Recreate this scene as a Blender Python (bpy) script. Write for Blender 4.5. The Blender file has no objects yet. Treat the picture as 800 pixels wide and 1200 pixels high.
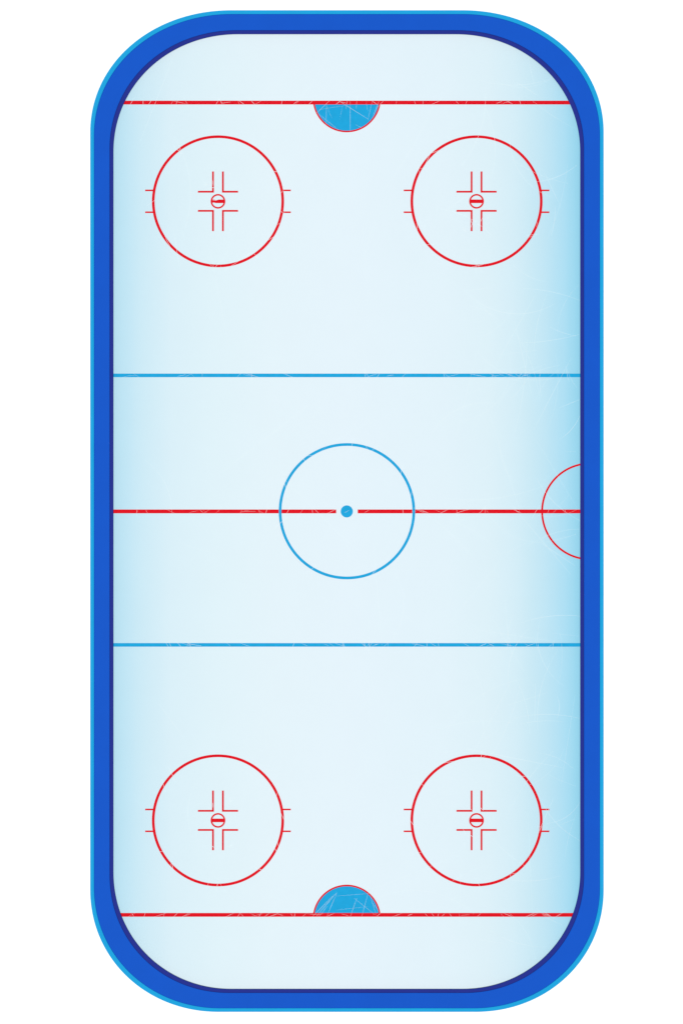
import bpy, math, random
random.seed(11)
S = 0.058                    # metres per plan unit
H = 400.0                    # camera height
ZI = 0.05                    # top of the ice
scene = bpy.context.scene
col = scene.collection

def W(px, py, z=ZI):
    """plan position -> world; the plan is read from straight above, so height shifts it a hair outward"""
    k = (H - z) / (H - ZI)
    return ((px-400)*S*k, (600-py)*S*k, z)

def lin(c):
    return tuple(((v/255)/12.92 if v/255 <= 0.04045 else ((v/255+0.055)/1.055)**2.4) for v in c)

# ------------------------------------------------------------------ materials
def mat(name, base, rough=0.5, spec=0.3, noise=0.03, nscale=1.5, bump=0.0, bscale=8, coat=0.0):
    m = bpy.data.materials.new(name); m.use_nodes = True
    nt = m.node_tree; N = nt.nodes; L = nt.links
    b = N['Principled BSDF']
    b.inputs['Roughness'].default_value = rough
    b.inputs['Specular IOR Level'].default_value = spec
    b.inputs['Coat Weight'].default_value = coat
    tc = N.new('ShaderNodeTexCoord')
    nz = N.new('ShaderNodeTexNoise'); nz.inputs['Scale'].default_value = nscale
    nz.inputs['Detail'].default_value = 6
    L.new(tc.outputs['Object'], nz.inputs['Vector'])
    mr = N.new('ShaderNodeMapRange')
    mr.inputs['To Min'].default_value = 1-noise; mr.inputs['To Max'].default_value = 1+noise
    mr.inputs['From Min'].default_value = 0.3; mr.inputs['From Max'].default_value = 0.7
    L.new(nz.outputs['Fac'], mr.inputs['Value'])
    vm = N.new('ShaderNodeVectorMath'); vm.operation = 'SCALE'
    vm.inputs[0].default_value = base[:3]
    L.new(mr.outputs['Result'], vm.inputs['Scale'])
    L.new(vm.outputs['Vector'], b.inputs['Base Color'])
    if bump:
        n2 = N.new('ShaderNodeTexNoise'); n2.inputs['Scale'].default_value = bscale
        n2.inputs['Detail'].default_value = 4
        L.new(tc.outputs['Object'], n2.inputs['Vector'])
        bp = N.new('ShaderNodeBump'); bp.inputs['Strength'].default_value = bump
        bp.inputs['Distance'].default_value = 0.02
        L.new(n2.outputs['Fac'], bp.inputs['Height'])
        L.new(bp.outputs['Normal'], b.inputs['Normal'])
    return m, vm, mr



def cal(c):
    l = lin(c)
    return tuple(max(0.0, (l[i]-CO[i])/CG[i]) for i in range(3))
CG = (1.20,1.21,1.255)
CO = (0.010,0.007,0.005)

M_red   = mat('red_line_paint',  cal((228,24,36)), 0.6, 0.05, 0.05, 2.0)[0]
M_cyan  = mat('blue_line_paint', cal((38,169,225)), 0.6, 0.05, 0.05, 2.0)[0]
M_royal = mat('royal_blue_board', cal((28,90,205)), 0.6, 0.06, 0.02, 0.6, 0.05, 30)[0]
M_navy  = mat('navy_kick_board', cal((43,52,145)), 0.6, 0.06, 0.02, 0.6)[0]
M_trim  = mat('sky_blue_trim', cal((36,168,226)), 0.6, 0.06, 0.02, 0.6)[0]
M_floor = mat('white_floor', (0.95, 0.95, 0.95), 0.7, 0.2, 0.004, 0.3)[0]
M_cut   = mat('shaved_ice', cal((236,247,252)), 0.7, 0.05, 0.02, 3.0)[0]

# ice: colour ramp across x, palest down the middle, bluer towards the two long sides
M_ice = bpy.data.materials.new('rink_ice'); M_ice.use_nodes = True
nt = M_ice.node_tree; N = nt.nodes; L = nt.links; b = N['Principled BSDF']
b.inputs['Roughness'].default_value = 0.55; b.inputs['Specular IOR Level'].default_value = 0.12
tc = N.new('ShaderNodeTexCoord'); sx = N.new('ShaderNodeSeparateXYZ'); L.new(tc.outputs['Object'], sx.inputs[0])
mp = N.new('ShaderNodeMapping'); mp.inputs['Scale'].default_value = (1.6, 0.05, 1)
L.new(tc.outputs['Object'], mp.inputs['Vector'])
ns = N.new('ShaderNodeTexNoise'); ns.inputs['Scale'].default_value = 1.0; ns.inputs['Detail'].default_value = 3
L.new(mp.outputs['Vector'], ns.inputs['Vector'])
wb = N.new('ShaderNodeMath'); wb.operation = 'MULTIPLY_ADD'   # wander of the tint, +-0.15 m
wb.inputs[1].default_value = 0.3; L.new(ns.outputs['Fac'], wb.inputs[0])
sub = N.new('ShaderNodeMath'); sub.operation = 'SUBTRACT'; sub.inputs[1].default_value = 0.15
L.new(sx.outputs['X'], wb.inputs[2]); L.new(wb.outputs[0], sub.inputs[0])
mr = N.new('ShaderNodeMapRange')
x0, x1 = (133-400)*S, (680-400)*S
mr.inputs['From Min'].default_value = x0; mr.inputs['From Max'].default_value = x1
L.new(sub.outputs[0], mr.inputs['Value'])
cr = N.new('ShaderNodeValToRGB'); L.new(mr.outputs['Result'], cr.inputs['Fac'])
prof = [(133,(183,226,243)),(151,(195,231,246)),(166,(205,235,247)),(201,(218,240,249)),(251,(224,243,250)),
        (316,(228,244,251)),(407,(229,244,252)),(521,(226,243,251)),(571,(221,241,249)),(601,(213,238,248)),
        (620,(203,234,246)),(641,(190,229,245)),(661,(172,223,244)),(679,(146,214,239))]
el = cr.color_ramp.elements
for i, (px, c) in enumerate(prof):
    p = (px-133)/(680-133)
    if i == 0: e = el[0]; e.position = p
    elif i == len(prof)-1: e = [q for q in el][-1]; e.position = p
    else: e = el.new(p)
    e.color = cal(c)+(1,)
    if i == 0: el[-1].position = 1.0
n3 = N.new('ShaderNodeTexNoise'); n3.inputs['Scale'].default_value = 0.35; n3.inputs['Detail'].default_value = 8
L.new(tc.outputs['Object'], n3.inputs['Vector'])
m3 = N.new('ShaderNodeMapRange'); m3.inputs['From Min'].default_value = 0.3; m3.inputs['From Max'].default_value = 0.7
m3.inputs['To Min'].default_value = 0.997; m3.inputs['To Max'].default_value = 1.007
L.new(n3.outputs['Fac'], m3.inputs['Value'])
v3 = N.new('ShaderNodeVectorMath'); v3.operation = 'SCALE'
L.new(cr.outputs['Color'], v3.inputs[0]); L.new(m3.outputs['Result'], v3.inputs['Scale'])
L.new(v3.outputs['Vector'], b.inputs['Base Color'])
n4 = N.new('ShaderNodeTexNoise'); n4.inputs['Scale'].default_value = 3; n4.inputs['Detail'].default_value = 8
L.new(tc.outputs['Object'], n4.inputs['Vector'])
bp = N.new('ShaderNodeBump'); bp.inputs['Strength'].default_value = 0.05; bp.inputs['Distance'].default_value = 0.02
L.new(n4.outputs['Fac'], bp.inputs['Height']); L.new(bp.outputs['Normal'], b.inputs['Normal'])

# ------------------------------------------------------------------ object helpers
def empty(name, label, cat, loc=(0,0,0)):
    o = bpy.data.objects.new(name, None); col.objects.link(o); o.location = loc
    o.empty_display_size = 1
    o['label'] = label; o['category'] = cat
    return o

def mesh(name, verts, faces, m, parent=None, origin=(0,0,0), smooth=False):
    vs = [(v[0]-origin[0], v[1]-origin[1], v[2]-origin[2]) for v in verts]
    me = bpy.data.meshes.new(name); me.from_pydata(vs, [], faces); me.update()
    me.materials.append(m)
    if smooth:
        for p in me.polygons: p.use_smooth = True
    o = bpy.data.objects.new(name, me); col.objects.link(o)
    o.location = origin
    if parent: o.parent = parent
    return o

class MB:
    def __init__(s): s.v = []; s.f = []
    def poly(s, pts, z):
        n = len(s.v); s.v += [W(x, y, z) for x, y in pts]
        # keep normals up
        a = sum(pts[i][0]*pts[(i+1) % len(pts)][1]-pts[(i+1) % len(pts)][0]*pts[i][1] for i in range(len(pts)))
        idx = list(range(n, n+len(pts)))
        if a > 0: idx.reverse()
        s.f.append(idx)
    def rect(s, x0, y0, x1, y1, z): s.poly([(x0,y0),(x1,y0),(x1,y1),(x0,y1)], z)
    def arc(s, cx, cy, ri, ro, z, a0=0, a1=360, n=160):
        for i in range(n):
            t0 = math.radians(a0+(a1-a0)*i/n); t1 = math.radians(a0+(a1-a0)*(i+1)/n)
            s.poly([(cx+ri*math.cos(t0), cy-ri*math.sin(t0)), (cx+ro*math.cos(t0), cy-ro*math.sin(t0)),
                    (cx+ro*math.cos(t1), cy-ro*math.sin(t1)), (cx+ri*math.cos(t1), cy-ri*math.sin(t1))], z)
    def disc(s, cx, cy, r, z, n=64, a0=0, a1=360):
        s.poly([(cx+r*math.cos(math.radians(a0+(a1-a0)*i/n)), cy-r*math.sin(math.radians(a0+(a1-a0)*i/n))) for i in range(n+(a1-a0 != 360))], z)
    def ribbon(s, pts, w, z):
        for i in range(len(pts)-1):
            (ax, ay), (bx, by) = pts[i], pts[i+1]
            d = math.hypot(bx-ax, by-ay) or 1
            nx, ny = -(by-ay)/d, (bx-ax)/d
            k = len(pts)-1
            w0 = w*(0.35+0.65*math.sin(math.pi*min(max(i/k, .08), .92))); w1 = w*(0.35+0.65*math.sin(math.pi*min(max((i+1)/k, .08), .92)))
            s.poly([(ax-nx*w0/2, ay-ny*w0/2), (bx-nx*w1/2, by-ny*w1/2), (bx+nx*w1/2, by+ny*w1/2), (ax+nx*w0/2, ay+ny*w0/2)], z)
    def build(s, name, m, parent=None, origin=(0,0,0)):
        return mesh(name, s.v, s.f, m, parent, origin)

# rounded-rectangle outline, d = units outward from the ice edge (0 .. 27.2)
D = 27.2
NC = 56
EXP = 2.04                   # the corners are a touch fuller than plain ellipses
def corner(d, top):
    t = d/D
    i, o = ((146.0, 138.0), (165.0, 143.0)) if top else ((138.0, 137.0), (150.0, 143.0))
    return i[0]+(o[0]-i[0])*t, i[1]+(o[1]-i[1])*t
def outline(d):
    t = d/D
    cx = 406.2+0.2*t; cy = 599.6-0.7*t
    hw = 273.2+27.2*t; hh = 559.7+27.2*t
    pts = []
    for (sx_, sy_, a) in ((1,-1,0), (-1,-1,90), (-1,1,180), (1,1,270)):
        rx, ry = corner(d, sy_ < 0)
        ox, oy = cx+sx_*(hw-rx), cy+sy_*(hh-ry)
        for i in range(NC+1):
            q = math.radians(a+90*i/NC)
            c, s = math.cos(q), math.sin(q)
            c = math.copysign(abs(c)**(2/EXP), c) if abs(c) > 1e-9 else 0.0
            s = math.copysign(abs(s)**(2/EXP), s) if abs(s) > 1e-9 else 0.0
            pts.append((ox+rx*c, oy-ry*s))
    return pts

def ring(name, d0, d1, z0, z1, m, parent, bev=0.35, origin=(0,0,0)):
    bz = bev*S
    prof = [(d0, z0), (d0, z1-bz), (d0+bev*0.3, z1-bz*0.3), (d0+bev, z1),
            (d1-bev, z1), (d1-bev*0.3, z1-bz*0.3), (d1, z1-bz), (d1, z0)]
    vs, fs = [], []
    for d, z in prof: vs += [W(x, y, z) for x, y in outline(d)]
    n = 4*(NC+1); k = len(prof)
    for j in range(k):
        j2 = (j+1) % k
        for i in range(n):
            i2 = (i+1) % n
            fs.append((j*n+i, j*n+i2, j2*n+i2, j2*n+i))
    o = mesh(name, vs, fs, m, parent, origin)
    import bmesh
    bm = bmesh.new(); bm.from_mesh(o.data); bmesh.ops.recalc_face_normals(bm, faces=bm.faces); bm.to_mesh(o.data); bm.free()
    return o

# ------------------------------------------------------------------ setting
g = mesh('ground', [(-900,-900,0),(900,-900,0),(900,900,0),(-900,900,0)], [(0,1,2,3)], M_floor)
g['kind'] = 'structure'

# ------------------------------------------------------------------ boards
boards = empty('rink_boards', 'low blue rounded rectangular barrier of boards enclosing the pale ice', 'rink boards', (W(406.2,599.5,0)[0], W(406.2,599.5,0)[1], 0))
def under(o, parent):
    o.parent = parent
    o.location = (o.location[0]-parent.location[0], o.location[1]-parent.location[1], o.location[2]-parent.location[2])
ob = ring('kick_board', 0.0, 4.25, 0.0, 0.40, M_navy, None); under(ob, boards); ob['label'] = 'narrow navy strip round the inner edge, next to the ice'
ob = ring('board_panel', 4.31, 22.7, 0.0, 0.47, M_royal, None); under(ob, boards); ob['label'] = 'broad royal blue band in the middle of the boards'
ob = ring('outer_rail', 22.76, 27.2, 0.0, 0.40, M_trim, None); under(ob, boards); ob['label'] = 'narrow sky blue strip round the outer edge'

# ------------------------------------------------------------------ ice and its markings
ice = empty('ice_sheet', 'pale blue ice surface with red and blue hockey lines and circles', 'ice rink', (0,0,0))
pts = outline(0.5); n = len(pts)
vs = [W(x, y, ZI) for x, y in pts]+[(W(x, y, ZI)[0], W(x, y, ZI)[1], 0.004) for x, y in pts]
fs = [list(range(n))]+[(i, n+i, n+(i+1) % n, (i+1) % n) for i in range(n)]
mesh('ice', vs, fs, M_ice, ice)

Z1, Z2, Z3, Z4 = ZI+0.004, ZI+0.008, ZI+0.012, ZI+0.016
def half_at(y):      # half width of the ice at plan height y
    rx, ry = corner(0, y < 599.6)
    dy = abs(y-599.6)-(559.7-ry)
    if dy <= 0: return 273.2
    return 273.2-rx+rx*max(0, 1-(dy/ry)**EXP)**(1/EXP)
def stripe(name, y, t, m, z, label=None, gap=None):
    b_ = MB()
    def edge(s_, yy): return 406.2+s_*(half_at(yy)+0.25)
    if gap:
        b_.poly([(edge(-1,y-t/2), y-t/2), (gap[0], y-t/2), (gap[0], y+t/2), (edge(-1,y+t/2), y+t/2)], z)
        b_.poly([(gap[1], y-t/2), (edge(1,y-t/2), y-t/2), (edge(1,y+t/2), y+t/2), (gap[1], y+t/2)], z)
    else:
        ys = [y-t/2+t*i/4 for i in range(5)]
        b_.poly([(edge(-1,v), v) for v in ys]+[(edge(1,v), v) for v in reversed(ys)], z)
    o = b_.build(name, m, ice, W(406.2, y, z))
    if label: o['label'] = label
    return o
stripe('goal_line', 120.2, 4.4, M_red, Z3, 'thin red goal line at the far end')
stripe('goal_line', 1072.1, 4.4, M_red, Z3, 'thin red goal line at the near end')
stripe('blue_line', 439.9, 4.2, M_cyan, Z1, 'blue line nearer the far end')
stripe('blue_line', 755.7, 4.2, M_cyan, Z1, 'blue line nearer the near end')
stripe('centre_line', 599.3, 4.5, M_red, Z1, 'red line across the middle, broken at the centre spot', gap=(393.8, 419.0))
b_ = MB(); b_.arc(406.4, 599.1, 76.6, 79.8, Z2, n=200); o = b_.build('centre_circle', M_cyan, ice, W(406.4,599.1,Z2)); o['label'] = 'large blue circle round the centre spot'
b_ = MB(); b_.disc(406.2, 599.3, 7.1, Z2); o = b_.build('centre_spot', M_cyan, ice, W(406.2,599.3,Z2)); o['label'] = 'small solid blue dot at the middle of the ice'
# referee crease on the right side
cx, cy, r = 690.8, 599.3, 56.1
a = math.degrees(math.acos((679.6-cx)/r))
b_ = MB(); b_.arc(cx, cy, r-1.15, r+1.1, Z2, a, 360-a, 100)
o = b_.build('referee_crease', M_red, ice, W(cx-r, cy, Z2)); o['label'] = 'red half circle against the right-hand boards'
# goal creases
def crease(cy, ychord, sgn, label):
    r = 39.5
    al = math.degrees(math.asin(abs(ychord-cy)/r))
    a0, a1 = (180+al, 360-al) if sgn > 0 else (al, 180-al)
    f_ = MB(); f_.disc(406.2, cy, r-1.2, Z1, 90, a0, a1)
    fo = f_.build('goal_crease', M_cyan, ice, W(406.2, cy, Z1)); fo['label'] = label
    g_ = MB(); g_.arc(406.2, cy, r-1.5, r+0.35, Z2, a0, a1, 90)
    lo = g_.build('crease_outline', M_red, None, W(406.2, cy, Z2)); lo.parent = fo
    lo.location = (0, 0, Z2-Z1)
crease(115.2, 122.0, 1, 'blue half disc with a red rim below the far goal line')
crease(1076.6, 1070.4, -1, 'blue half disc with a red rim above the near goal line')

# face-off circles: ring > four hash marks, four corner marks, spot
def spot_mesh(chipped):
    b_ = MB(); b_.arc(400, 600, 6.75, 8.6, Z2, n=64)
    if not chipped:
        b_.rect(400-7.2, 600-2.1, 400+7.2, 600+2.1, Z2-0.001)
    else:
        b_.poly([(393,599.4),(395.6,598.9),(397.5,599.0),(400.5,598.0),(407.2,597.9),(407.2,602.1),(397.5,602.1),(395,601.4),(393,601.8)], Z2-0.001)
        b_.poly([(393,598.0),(397.5,598.2),(394,599.0),(393,599.2)], Z2-0.001)
    return b_
def kid(b_, name, parent):
    o = b_.build(name, M_red, None, (0,0,Z1)); o.parent = parent; o.location = (0,0,0)
    return o
b_ = MB(); b_.arc(400, 600, 74.15, 77.3, Z1, n=200)
proto = b_.build('faceoff_circle', M_red, ice, (0,0,Z1))
for s1 in (-1, 1):
    for s2 in (-1, 1):
        yy = 600+s2*12.8
        h_ = MB(); xa, xb = 400+s1*75.6, 400+s1*85.2
        h_.rect(min(xa,xb), yy-0.92, max(xa,xb), yy+0.92, Z2); kid(h_, 'hash_mark', proto)
        c_ = MB(); t = 1.06
        yi, xi = 600+s2*11.2, 400+s1*5.8
        # one L-shaped polygon: arm along x (outer end at 23.5), arm along y (outer end at 35)
        P = lambda u, v: (400+s1*u, 600+s2*v)
        c_.poly([P(5.8-t,11.2-t), P(23.5,11.2-t), P(23.5,11.2+t), P(5.8+t,11.2+t), P(5.8+t,35), P(5.8-t,35)], Z2)
        kid(c_, 'corner_mark', proto)
sp = kid(spot_mesh(False), 'faceoff_spot', proto)
chip = spot_mesh(True)
kids = list(proto.children)
places = [(255.5, 235.9, 'red face-off circle at the far left, with a chipped bar in its spot'),
          (558.0, 235.9, 'red face-off circle at the far right'),
          (255.5, 961.4, 'red face-off circle at the near left'),
          (558.0, 961.4, 'red face-off circle at the near right')]
for i, (px, py, lab) in enumerate(places):
    if i == 0: c = proto
    else:
        c = proto.copy(); col.objects.link(c); c.parent = ice
        for k_ in kids:
            d = k_.copy(); col.objects.link(d); d.parent = c
    p = W(px, py, Z1)
    c.location = (p[0], p[1], Z1)
    c['label'] = lab; c['group'] = 'face-off circles'
me = bpy.data.meshes.new('faceoff_spot_chipped')
me.from_pydata([(v[0], v[1], v[2]-Z1) for v in chip.v], [], chip.f); me.update(); me.materials.append(M_red)
sp.data = me; sp['label'] = 'red ringed spot with a scratched, chipped bar'

# skate scratches: thin shaved grooves, thickest on the right-hand side and across the lines
sc = MB()
CENTRES = [(255.5,235.9),(558,235.9),(255.5,961.4),(558,961.4),(406.2,599.3)]
def inside(x, y): return all(math.hypot(x-a, y-b) > 12 for a, b in CENTRES) and abs(y-599.6) < 557 and abs(x-406.2) < half_at(y)-1.5
def stroke(x, y, ang, ln, curv, w):
    n_ = max(4, int(ln/6)); st = ln/n_; pts = []
    for i in range(n_+1):
        if inside(x, y): pts.append((x, y))
        else: break
        x += st*math.cos(ang); y += st*math.sin(ang); ang += curv*st
    if len(pts) > 2: sc.ribbon(pts, w, Z4)
for i in range(120):
    right = random.random() < 0.62
    x = random.triangular(520, 678, 660) if right else random.uniform(140, 670)
    y = random.uniform(60, 1140)
    if right and random.random() < .5: y = random.choice([random.gauss(420,70), random.gauss(640,80), random.gauss(860,70), random.gauss(980,50)])
    stroke(x, y, random.uniform(0, 6.283), random.uniform(25, 130), random.choice([0, 1, -1])*random.uniform(0.002, 0.016), random.uniform(0.08, 0.24))
for yl, cnt in ((120, 34), (440, 30), (599.3, 40), (755.7, 40), (1072, 40)):
    for i in range(cnt):
        x = random.uniform(148, 668); ln = random.uniform(5, 20); an = random.uniform(0.35, 2.8)
        if random.random() < .3: an = random.uniform(.15, .45)*random.choice([-1, 1])
        stroke(x-ln/2*math.cos(an), yl-ln/2*math.sin(an), an, ln, random.uniform(-.02, .02), random.uniform(0.10, 0.30))
for (px, py, r) in ((255.5,235.9,75.7), (558,235.9,75.7), (255.5,961.4,75.7), (558,961.4,75.7), (406.4,599.1,78.2)):
    for i in range(12):
        t = random.uniform(0, 6.283); ln = random.uniform(6, 20); an = t+random.uniform(-1.3, 1.3)
        x, y = px+r*math.cos(t), py+r*math.sin(t)
        stroke(x-ln/2*math.cos(an), y-ln/2*math.sin(an), an, ln, random.uniform(-.02, .02), random.uniform(0.15, 0.4))
    if r < 77:
        for i in range(6):
            x, y = px+random.choice([-5.8, 5.8, 14, -14]), py+random.choice([-1,1])*random.uniform(12, 34)
            an = random.uniform(0, 3.1); stroke(x-3*math.cos(an), y-3*math.sin(an), an, 6, 0, random.uniform(.25, .5))
def seg(x0_, y0_, x1_, y1_, w=0.4, bow=0.0):
    k = 8; pts = []
    d = math.hypot(x1_-x0_, y1_-y0_); nx, ny = -(y1_-y0_)/d, (x1_-x0_)/d
    for i in range(k+1):
        t = i/k; o_ = bow*4*t*(1-t)
        pts.append((x0_+(x1_-x0_)*t+nx*o_, y0_+(y1_-y0_)*t+ny*o_))
    sc.ribbon(pts, w, Z4)
# cuts seen across the two creases
z6 = 6.154
for x0_,y0_,x1_,y1_,w in ((190,262,285,170,.5),(345,170,560,305,.55),(432,175,432,395,.45),(262,190,258,345,.35),(640,175,590,300,.45),
                         (590,175,560,310,.4),(200,265,350,385,.35),(375,215,360,300,.22),(470,345,520,370,.3),(545,180,560,250,.25),(210,235,410,205,.2),(265,215,300,300,.2)):
    seg(340+x0_/z6, 90+y0_/z6, 340+x1_/z6, 90+y1_/z6, w*.45)
for x0_,y0_,x1_,y1_,w in ((160,335,310,180,.5),(185,335,335,160,.5),(205,335,270,255,.35),(335,165,262,335,.4),(480,200,432,335,.4),(560,165,515,335,.35),
                         (575,180,622,330,.3),(330,185,590,165,.22),(330,285,560,262,.2),(460,200,610,320,.3),(600,240,640,300,.25)):
    seg(340+x0_/z6, 1020+y0_/z6, 340+x1_/z6, 1020+y1_/z6, w*.5)
# long pale grooves on the right side
for q in ((612,338,679,352,.3,-3),(610,402,678,392,.3,2),(640,345,625,420,.25,4),(655,478,679,468,.3,0),(655,515,679,487,.35,3),
          (628,560,679,610,.35,6),(618,640,679,620,.25,-5),(610,730,679,722,.35,-4),(600,842,679,842,.3,-5),(604,850,660,846,.25,-3),
          (652,815,652,842,.3,-3),(640,965,679,940,.3,6),(592,700,600,770,.25,2),(604,795,620,860,.25,-4),(560,1080,640,1110,.25,8),(600,385,632,470,.2,-6),
          (648,880,592,960,.25,5),(630,930,679,985,.3,7),(600,310,640,330,.25,4),(590,180,665,215,.2,5),(620,115,672,150,.2,2),(409,598,403,601,.3,0)):
    seg(*q[:4], q[4]*0.7, q[5])
so = sc.build('skate_scratches', M_cut, ice)
so['kind'] = 'stuff'; so['label'] = 'fine white skate cuts scattered over the ice and its lines'

# ------------------------------------------------------------------ light
elev = math.radians(88); rot = math.radians(20)
world = bpy.data.worlds.new('World'); scene.world = world; world.use_nodes = True
wn = world.node_tree.nodes; bg = wn['Background']
sky = wn.new('ShaderNodeTexSky'); sky.sky_type = 'NISHITA'; sky.sun_disc = False
sky.sun_elevation = elev; sky.sun_rotation = rot
world.node_tree.links.new(sky.outputs['Color'], bg.inputs['Color'])
bg.inputs['Strength'].default_value = 0.07
sd = bpy.data.lights.new('sun', 'SUN'); sd.energy = 3.2; sd.angle = math.radians(0.5); sd.color = (1.0, 0.96, 0.9)
so_ = bpy.data.objects.new('sun', sd); col.objects.link(so_)
so_.rotation_euler = (math.radians(2), 0, math.radians(-20)); so_.location = (0, 0, 100)

# ------------------------------------------------------------------ camera
cd = bpy.data.cameras.new('camera'); cam = bpy.data.objects.new('camera', cd); col.objects.link(cam)
cam.location = (0, 0, H); cam.rotation_euler = (0, 0, 0)
cd.sensor_fit = 'VERTICAL'; cd.sensor_height = 24; cd.sensor_width = 16
cd.lens = 24*(H-ZI)/(1200*S)
cd.clip_start = 1; cd.clip_end = 3000
scene.camera = cam
scene.view_settings.view_transform = 'Standard'; scene.view_settings.look = 'None'
scene.view_settings.exposure = 0; scene.view_settings.gamma = 1
scene.render.engine = 'CYCLES'
